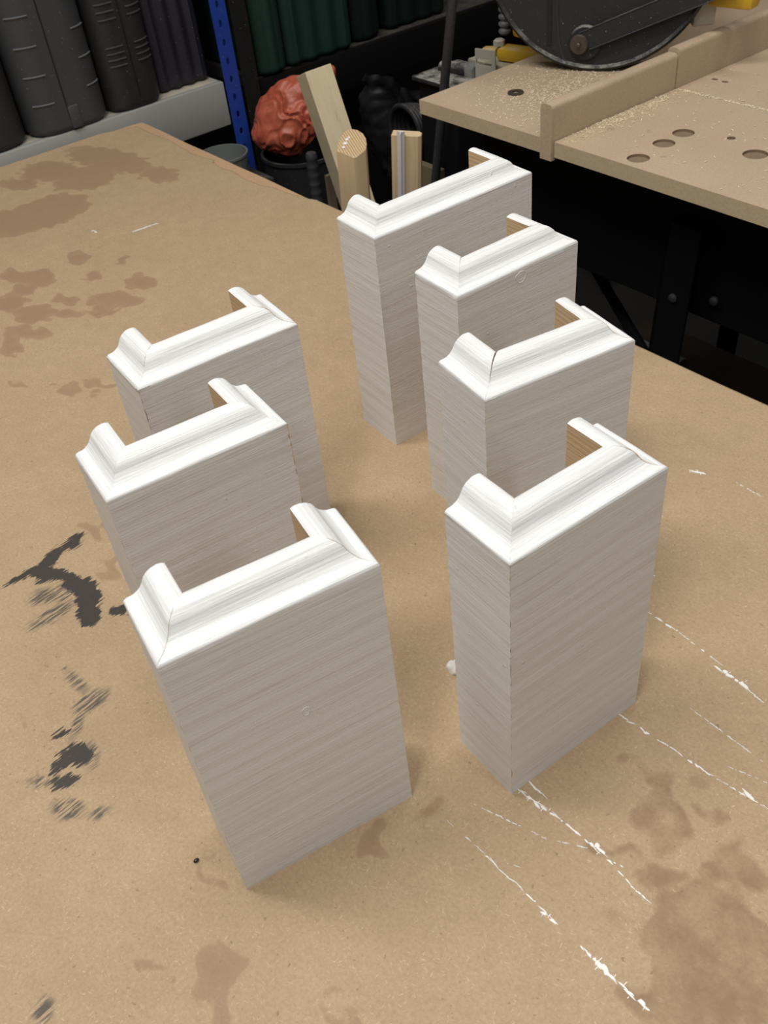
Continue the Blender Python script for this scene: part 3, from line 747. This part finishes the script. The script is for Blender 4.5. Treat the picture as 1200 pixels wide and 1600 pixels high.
# ------------------------------------------------------------------ timber lengths behind the bench
def stick(name, sec, top, d, wdir, L, mats, top_tilt=0, end_mi=1):
    """prism: sec = (w, t) outline, axis d downwards from top"""
    d = d.normalized(); wv = (wdir - d * wdir.dot(d)).normalized(); tv = d.cross(wv)
    R = Matrix((wv, tv, -d)).transposed().to_4x4(); R.translation = top
    bm = bmesh.new(); rings = []
    n = 12
    for k in range(n + 1):
        z = -L * k / n
        rings.append([bm.verts.new((a, b, z + (b * top_tilt if k == 0 else 0))) for a, b in sec])
    for a, b in zip(rings, rings[1:]): bridge(bm, a, b)
    for q in (rings[0], rings[-1]):
        f = bm.faces.new(q); f.material_index = end_mi
    es = [e for e in bm.edges if all(v in rings[0] for v in e.verts)]
    bmesh.ops.bevel(bm, geom=es, offset=.0008, segments=1, affect='EDGES')
    o = obj(name, bm, mats, None, 30); o.matrix_world = R
    return o
dd = Vector((.324 - .268, 0, -.065 - .078))
top = Vector((.252, .165, .070))
o = stick('timber_offcut', [(0, 0), (.044, 0), (.044, .046), (0, .046)], top, dd, Vector((math.cos(1.33), math.sin(1.33), 0)), (top.z - FLOOR - .012) / abs(dd.normalized().z), [M['timber'], M['timber']])
tag(o, 'thick rough-sawn timber leaning in front of the orange sack', 'timber')
sec = [(0, .002), (.008, .006), (.024, .014), (.028, .013), (.040, .002), (.0415, -.008), (.040, -.017), (.036, -.025), (.029, -.031), (.021, -.033), (.013, -.032), (.008, -.027), (.002, -.010)]
o = stick('bullnose_moulding', sec, Vector((.507, .050, .050)), Vector((-.006, 0, -.10)), Vector((math.cos(.85), math.sin(.85), 0)), .90, [M['pine_z'], M['endgrain']], top_tilt=-.42)
tag(o, 'pine bullnose moulding standing upright with white paint on its end', 'moulding')
bm = bmesh.new()
for (x, y, z, r) in ((.012, -.010, .0045, .0035), (.014, -.017, .0070, .0030), (.010, -.003, .0020, .0028), (.017, -.020, .0085, .0022)):
    g = bmesh.ops.create_icosphere(bm, subdivisions=2, radius=1)
    for v in g['verts']: v.co = Vector((x + v.co.x * r, y + v.co.y * r * 1.1, z - .0008 + v.co.z * r * .45))
bull = bpy.data.objects['bullnose_moulding']
obj('paint_smear', bm, M['flake'], bull, 60)['label'] = 'smear of white paint'
o = stick('pine_batten', [(0, 0), (.036, 0), (.040, .004), (.040, .012), (.036, .015), (0, .015)], Vector((.557, .112, .0690)), Vector((-.010, 0, -.09)), Vector((math.cos(.70), math.sin(.70), 0)), .915, [M['pine_z'], M['pine_z']])
tag(o, 'flat pine batten standing upright beside a white bead', 'batten')
o = stick('white_bead', [(0, 0), (.010, 0), (.010, .003), (.006, .004), (.006, .008), (.004, .008), (.004, .004), (0, .003)], Vector((.5742, .1057, .0735)), Vector((-.010, 0, -.09)), Vector((math.cos(.70), math.sin(.70), 0)), .92, [M['white_strip'], M['white_strip']])
tag(o, 'thin white plastic bead standing against the pine batten', 'trim strip')

# ------------------------------------------------------------------ shelving with tool cases
shelf = thing('shelving_unit', 'steel shelving unit with grey beam, blue slotted post and dusty deck', 'shelving', (-.25, -.3, FLOOR))
HO = Vector((-.25, -.3, FLOOR))
def on_shelf(n, bm, mt, smooth=None): return obj(n, bm, mt, shelf, smooth, loc=tuple(-HO))
on_shelf('deck', mm(-.52, -.028, -1.2, .176, -.004, .0120), M['beam_dusty'])
bm = mm(-.026, -.012, -1.2, .176, -.062, .0135, .002)
on_shelf('beam', bm, M['beam'], 35)
def slotted(y0, y1, x, z0, z1, mt, pitch=.0305, holes=True, name='slotted_post'):
    bm = bmesh.new(); hs = []
    yc = (y0 + y1) / 2 - .001; z = z0 + .02
    while z < z1 - .02:
        hs.append([(yc + .0034 * math.cos(a) + (.0016 if abs(math.sin(a)) < .3 else 0) * 0, z + .0065 * math.sin(a)) for a in [2 * math.pi * k / 8 for k in range(8)]]); z += pitch
    plate(bm, [(y0, z0), (y1, z0), (y1, z1), (y0, z1)], hs if holes else [], 0, .0018)
    for v in bm.verts: v.co = Vector((x + v.co.z, v.co.x, v.co.y))
    mm(x - .035, x - .0001, y1 - .0018, y1, z0, z1, 0, bm)
    return bm
on_shelf('slotted_post', slotted(.1775, .2075, -.0105, FLOOR, .75, M['blue']), M['blue'])
on_shelf('upper_shade_deck', mm(-.52, -.02, -1.2, 1.25, .62, .64), M['beam_dusty'])  # unseen upper shelf, added to shade the bays below
shelf2 = thing('shelving_unit', 'dark shelving bay with speckled black post under the green cases', 'shelving', (-.25, .7, FLOOR))
H2 = Vector((-.25, .7, FLOOR))
def on_shelf2(n, bm, mt, smooth=None): return obj(n, bm, mt, shelf2, smooth, loc=tuple(-H2))
on_shelf2('slotted_post', slotted(.2120, .2440, -.006, FLOOR, .61, M['speckled'], holes=False), M['speckled'])
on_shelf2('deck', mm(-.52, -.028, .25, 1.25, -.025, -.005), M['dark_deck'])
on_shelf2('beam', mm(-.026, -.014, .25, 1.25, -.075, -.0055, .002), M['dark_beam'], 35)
on_shelf2('slotted_post', slotted(1.255, 1.285, -.006, FLOOR, .61, M['speckled'], holes=False), M['speckled'])

def footprint(y0, y1, xf, xb, r, off=0., n=8, flute=0, amp=0, crown=0):
    """outline of a case from its back right corner round the front to its back left corner"""
    pts = [(xb, y0 - off)]
    pts += [(xf - r + (r + off) * math.cos(a), y0 + r + (r + off) * math.sin(a)) for a in [-math.pi / 2 + math.pi / 2 * k / n for k in range(n + 1)]]
    N = 24
    for k in range(1, N):
        f = k / N; y = y0 + r + (y1 - y0 - 2 * r) * f
        pts.append((xf + off + crown * math.sin(math.pi * f) + (amp * math.cos(2 * math.pi * flute * f) if flute else 0), y))
    pts += [(xf - r + (r + off) * math.sin(a), y1 - r + (r + off) * math.cos(a)) for a in [math.pi / 2 - math.pi / 2 * k / n for k in range(n + 1)]]
    pts += [(xb, y1 + off)]
    return pts
def case_body(y0, y1, xf, xb, z0, z1, r, rb=.012, **k):
    bm = bmesh.new(); rings = []
    lv = [(z0, -rb)] + [(z0 + rb - rb * math.cos(a), -rb + rb * math.sin(a)) for a in (.4, .8, 1.2, 1.57)] + [(z1, 0)]
    for z, off in lv: rings.append([bm.verts.new((x, y, z)) for x, y in footprint(y0, y1, xf, xb, r, off, **k)])
    for a, b in zip(rings, rings[1:]): bridge(bm, a, b)
    bm.faces.new(rings[0]); bm.faces.new(rings[-1])
    return bm
def rib(y0, y1, xf, r, z, ya, yb, h=.003, out=.002, **k):
    pts = [p for p in footprint(y0, y1, xf, -.2, r, -.001, **k)[1:-1] if ya <= p[1] <= yb]
    po = [p for p in footprint(y0, y1, xf, -.2, r, out, **k)[1:-1]]
    idx = [i for i, p in enumerate(footprint(y0, y1, xf, -.2, r, -.001, **k)[1:-1]) if ya <= p[1] <= yb]
    bm = bmesh.new()
    a = [bm.verts.new((x, y, z)) for x, y in pts]; b = [bm.verts.new((po[i][0], po[i][1], z + h * .3)) for i in idx]
    c = [bm.verts.new((po[i][0], po[i][1], z + h * .7)) for i in idx]; d = [bm.verts.new((x, y, z + h)) for x, y in pts]
    for p, q in ((a, b), (b, c), (c, d)): bridge(bm, p, q, False)
    bridge(bm, d, a, False)
    for i in (0, -1): bm.faces.new((a[i], b[i], c[i], d[i]))
    return bm
ZS = .0125
def case(label, y0, y1, xf, r, z1, mat, ribmat, ribs, xb=-.40, seam=None, latch=None, zs=ZS, **k):
    t = thing('tool_case', label, 'tool case', ((xf + xb) / 2, (y0 + y1) / 2, zs))
    off = tuple(-Vector(((xf + xb) / 2, (y0 + y1) / 2, zs)))
    obj('body', case_body(y0, y1, xf, xb, zs, z1, r, **k), mat, t, 40, loc=off)
    for (z, ya, yb) in ribs: obj('ridge', rib(y0, y1, xf, r, z, ya, yb, **{q: v for q, v in k.items() if q in ('flute', 'amp', 'crown')}), ribmat, t, 40, loc=off)
    if seam is not None:
        obj('seam', mm(xf - .002, xf + .0012, seam, seam + .0016, zs + .02, z1), M['pellet'], t, loc=off)
    if latch is not None:
        obj('latch', mm(xf - .004, xf + .003, latch - .010, latch + .010, zs + .004, zs + .040, .003), mat, t, 35, loc=off)
    return t
case('plain black tool case at the left end of the shelf', -.335, -.183, -.014, .05, .46, M['case_black'], M['rib_black'], [])
R1 = []
for k in range(9):
    z = .062 + k * .043
    R1 += [(z, -.172, -.135), (z + .010, -.078, -.045)]
case('charcoal tool case with short widely spaced ridges and a seam down its front', -.180, -.040, -.010, .042, .46, M['case_grey'], M['case_rib'], R1, seam=-.118, latch=-.108)
R2 = [(z, ya, yb) for ya, yb in ((-.026, .008), (.026, .058)) for z in [.085 + .0095 * i for i in range(4)] + [.155 + .0115 * i for i in range(16)]]
case('black tool case with closely spaced horizontal ridges, between the charcoal and navy cases', -.036, .062, -.014, .03, .46, M['case_black'], M['rib_black'], R2, seam=.014)
case('navy black fluted tool case next to the blue post', .067, .172, -.048, .012, .46, M['case_navy'], M['case_navy'], [], flute=3, amp=.0035)
case('dark green fluted case beside the speckled black post', .258, .322, -.012, .022, .46, M['green'], M['green'], [], zs=-.0045, crown=.004)
case('wide dark green fluted case second from the black post', .326, .478, -.018, .014, .46, M['green'], M['green'], [], zs=-.0045, flute=3, amp=.003)
case('narrow green case with the shade put into its colour', .492, .560, -.030, .02, .46, M['green_shaded'], M['green_shaded'], [], zs=-.0045, crown=.004)
case('last green case, darkened in colour for the shade, furthest along the dark shelf', .585, .740, -.042, .014, .46, M['green_shaded'], M['green_shaded'], [], zs=-.0045, flute=3, amp=.003)

# ------------------------------------------------------------------ clutter on the floor behind the bench
bm = bmesh.new()
P = [(.055, 0), (.060, .006), (.068, .60), (.072, .70), (.074, .738), (.077, .741), (.077, .747), (.072, .747), (.068, .70), (.064, .60), (.056, .012)]
lathe(bm, P, 40); bn = thing('dustbin', 'round black plastic bin under the orange sack', 'bin', (.078, .262, FLOOR))
obj('tub', bm, M['case_black'], bn, 40)
bm = bmesh.new(); tube(bm, [(.077 * math.cos(a), .077 * math.sin(a), .700 - .05 * math.sin((a + 1.9) / 2.6 * math.pi)) for a in [-1.9 + 2.6 * k / 20 for k in range(21)]], .003, 8)
obj('handle', bm, M['rod'], bn, 40)
bm = bmesh.new(); bmesh.ops.create_icosphere(bm, subdivisions=6, radius=1)
for v in bm.verts:
    p = v.co.copy()
    q = p + Vector((nz(p, 2, 1), nz(p, 2, 4), nz(p, 2, 7))) * .5
    fold = 1 - abs(nz((q.x * 1.1 + q.z * .9, q.y * .4, q.z * .12 - q.x * .12), 1.9, 5)) * 2.6
    f2 = 1 - abs(nz((q.x * .3 - q.z * 1.2, q.y * .3, q.x * .5), 2.3, 9)) * 2.6
    n = 1 + .16 * nz(p, 1.3, 2.2) + .075 * fold + .04 * f2 + .006 * nz(p, 8, 8)
    lobe = math.exp(-((p - Vector((.80, 0, .60))).length / .30) ** 2)
    n += .60 * lobe
    v.co = Vector((p.x * .066 * n, p.y * .050 * n, p.z * .062 * n))
    if v.co.z < 0: v.co.x *= 1 - .25 * (v.co.z / -.062)
    v.co.x += v.co.z * .1; v.co.z += v.co.x * .20
sack = tag(obj('rubble_sack', bm, M['orange'], None, 60, loc=(.075, .250, -.056), rot=(0, 0, .98)), 'crumpled orange-red plastic sack lying on the black bin', 'sack')
# corrugated hose
bm = bmesh.new(); P = []; R = []
n = 150
for k in range(n):
    P.append((.198 - .02 * (k / n), .205, -.075 - .78 * k / n)); R.append(.0105 if k % 3 else .0085)
tube(bm, P, R, 16)
tag(obj('corrugated_hose', bm, M['case_grey'], None, 60), 'dark corrugated hose hanging between the sack and the timber', 'hose')
# thin batten beside the timber
bm = bmesh.new(); box(bm, (.237, .21, -.48), (.008, .014, .75))
tag(obj('thin_lath', bm, M['tan'], None), 'thin dusty wooden lath standing just left of the thick timber', 'lath')
# clear tub lying by the blue post
bm = bmesh.new()
P = [(.030, 0), (.052, .002), (.055, .008), (.060, .050), (.063, .052), (.063, .056), (.0585, .056), (.053, .010), (.030, .005)]
for q in range(len(P)): P[q] = (P[q][0] * .72, P[q][1] * .9)
lathe(bm, P, 40)
crate = tag(obj('storage_box', mm(.012, .130, .040, .165, FLOOR, -.122, .004), M['case_black'], None, 35), 'tall black storage box behind the bench edge carrying the clear tub', 'storage box')
tag(obj('clear_tub', bm, M['glass'], None, 40, loc=(.078, .098, -.121)), 'empty cloudy clear round tub below the grey shelf beam', 'tub')
# crumpled polythene
bm = bmesh.new(); N = 60; g = []
for i in range(N):
    row = []
    for j in range(N):
        x = .02 + .25 * i / (N - 1); z = -.40 + .36 * j / (N - 1)
        y = .46 + .035 * nz((x * 14, z * 14, 0), 1, 1) + .02 * abs(nz((x * 40, z * 40, 3)))
        row.append(bm.verts.new((x + .05 * (z + .2), y + (z + .1) * -.15, z)))
    g.append(row)
for i in range(N - 1):
    for j in range(N - 1): bm.faces.new((g[i][j], g[i + 1][j], g[i + 1][j + 1], g[i][j + 1]))
r = bmesh.ops.solidify(bm, geom=bm.faces[:], thickness=.003)
tag(obj('polythene_sheet', bm, M['sheet'], None, 60), 'crumpled smoky grey polythene in the dark behind the pine mouldings', 'plastic sheet')
bm = bmesh.new()
for ring in range(5):
    tube(bm, [(.205 + (.042 - .002 * ring) * math.cos(a), .41 + .008 * ring, -.095 + (.042 - .002 * ring) * math.sin(a)) for a in [2 * math.pi * k / 40 for k in range(41)]], .0048, 8, False)
coil_peg = tag(obj('cable_coil', bm, M['case_black'], None, 40), 'coil of black cable hanging in the dark beside the polythene', 'cable')
bm = mm(.395, .450, .279, .291, FLOOR, -.068, .001)
tag(obj('ply_offcut', bm, M['tan'], None), 'dusty ply offcut standing at the foot of the steel column', 'plywood')
# boxes on the floor under the saw bench
bx = thing('cardboard_box', 'dark brown cardboard box on the floor under the saw bench', 'box', (.72, .62, FLOOR))
obj('carton', mm(-.20, .22, -.15, .15, 0, .34, .003), M['card'], bx)
obj('flap', mm(-.20, .22, -.285, -.152, .333, .3365), M['card'], bx)
bm = bmesh.new(); bmesh.ops.create_grid(bm, x_segments=16, y_segments=16, size=.5)
for v in bm.verts: v.co = Vector((v.co.x * .16, v.co.y * .12, .008 * nz(v.co, 6)))
bmesh.ops.solidify(bm, geom=bm.faces[:], thickness=.001)
tag(obj('crumpled_paper', bm, M['paper'], None, 60, loc=(.60, .62, FLOOR + .352)), 'crumpled grey paper on the cardboard box under the saw bench', 'paper')
bm = mm(1.02, 1.30, .42, .75, FLOOR, FLOOR + .22, .004)
tag(obj('wooden_crate', bm, M['tan'], None), 'dusty wooden crate on the floor behind the black saw stand leg', 'crate')
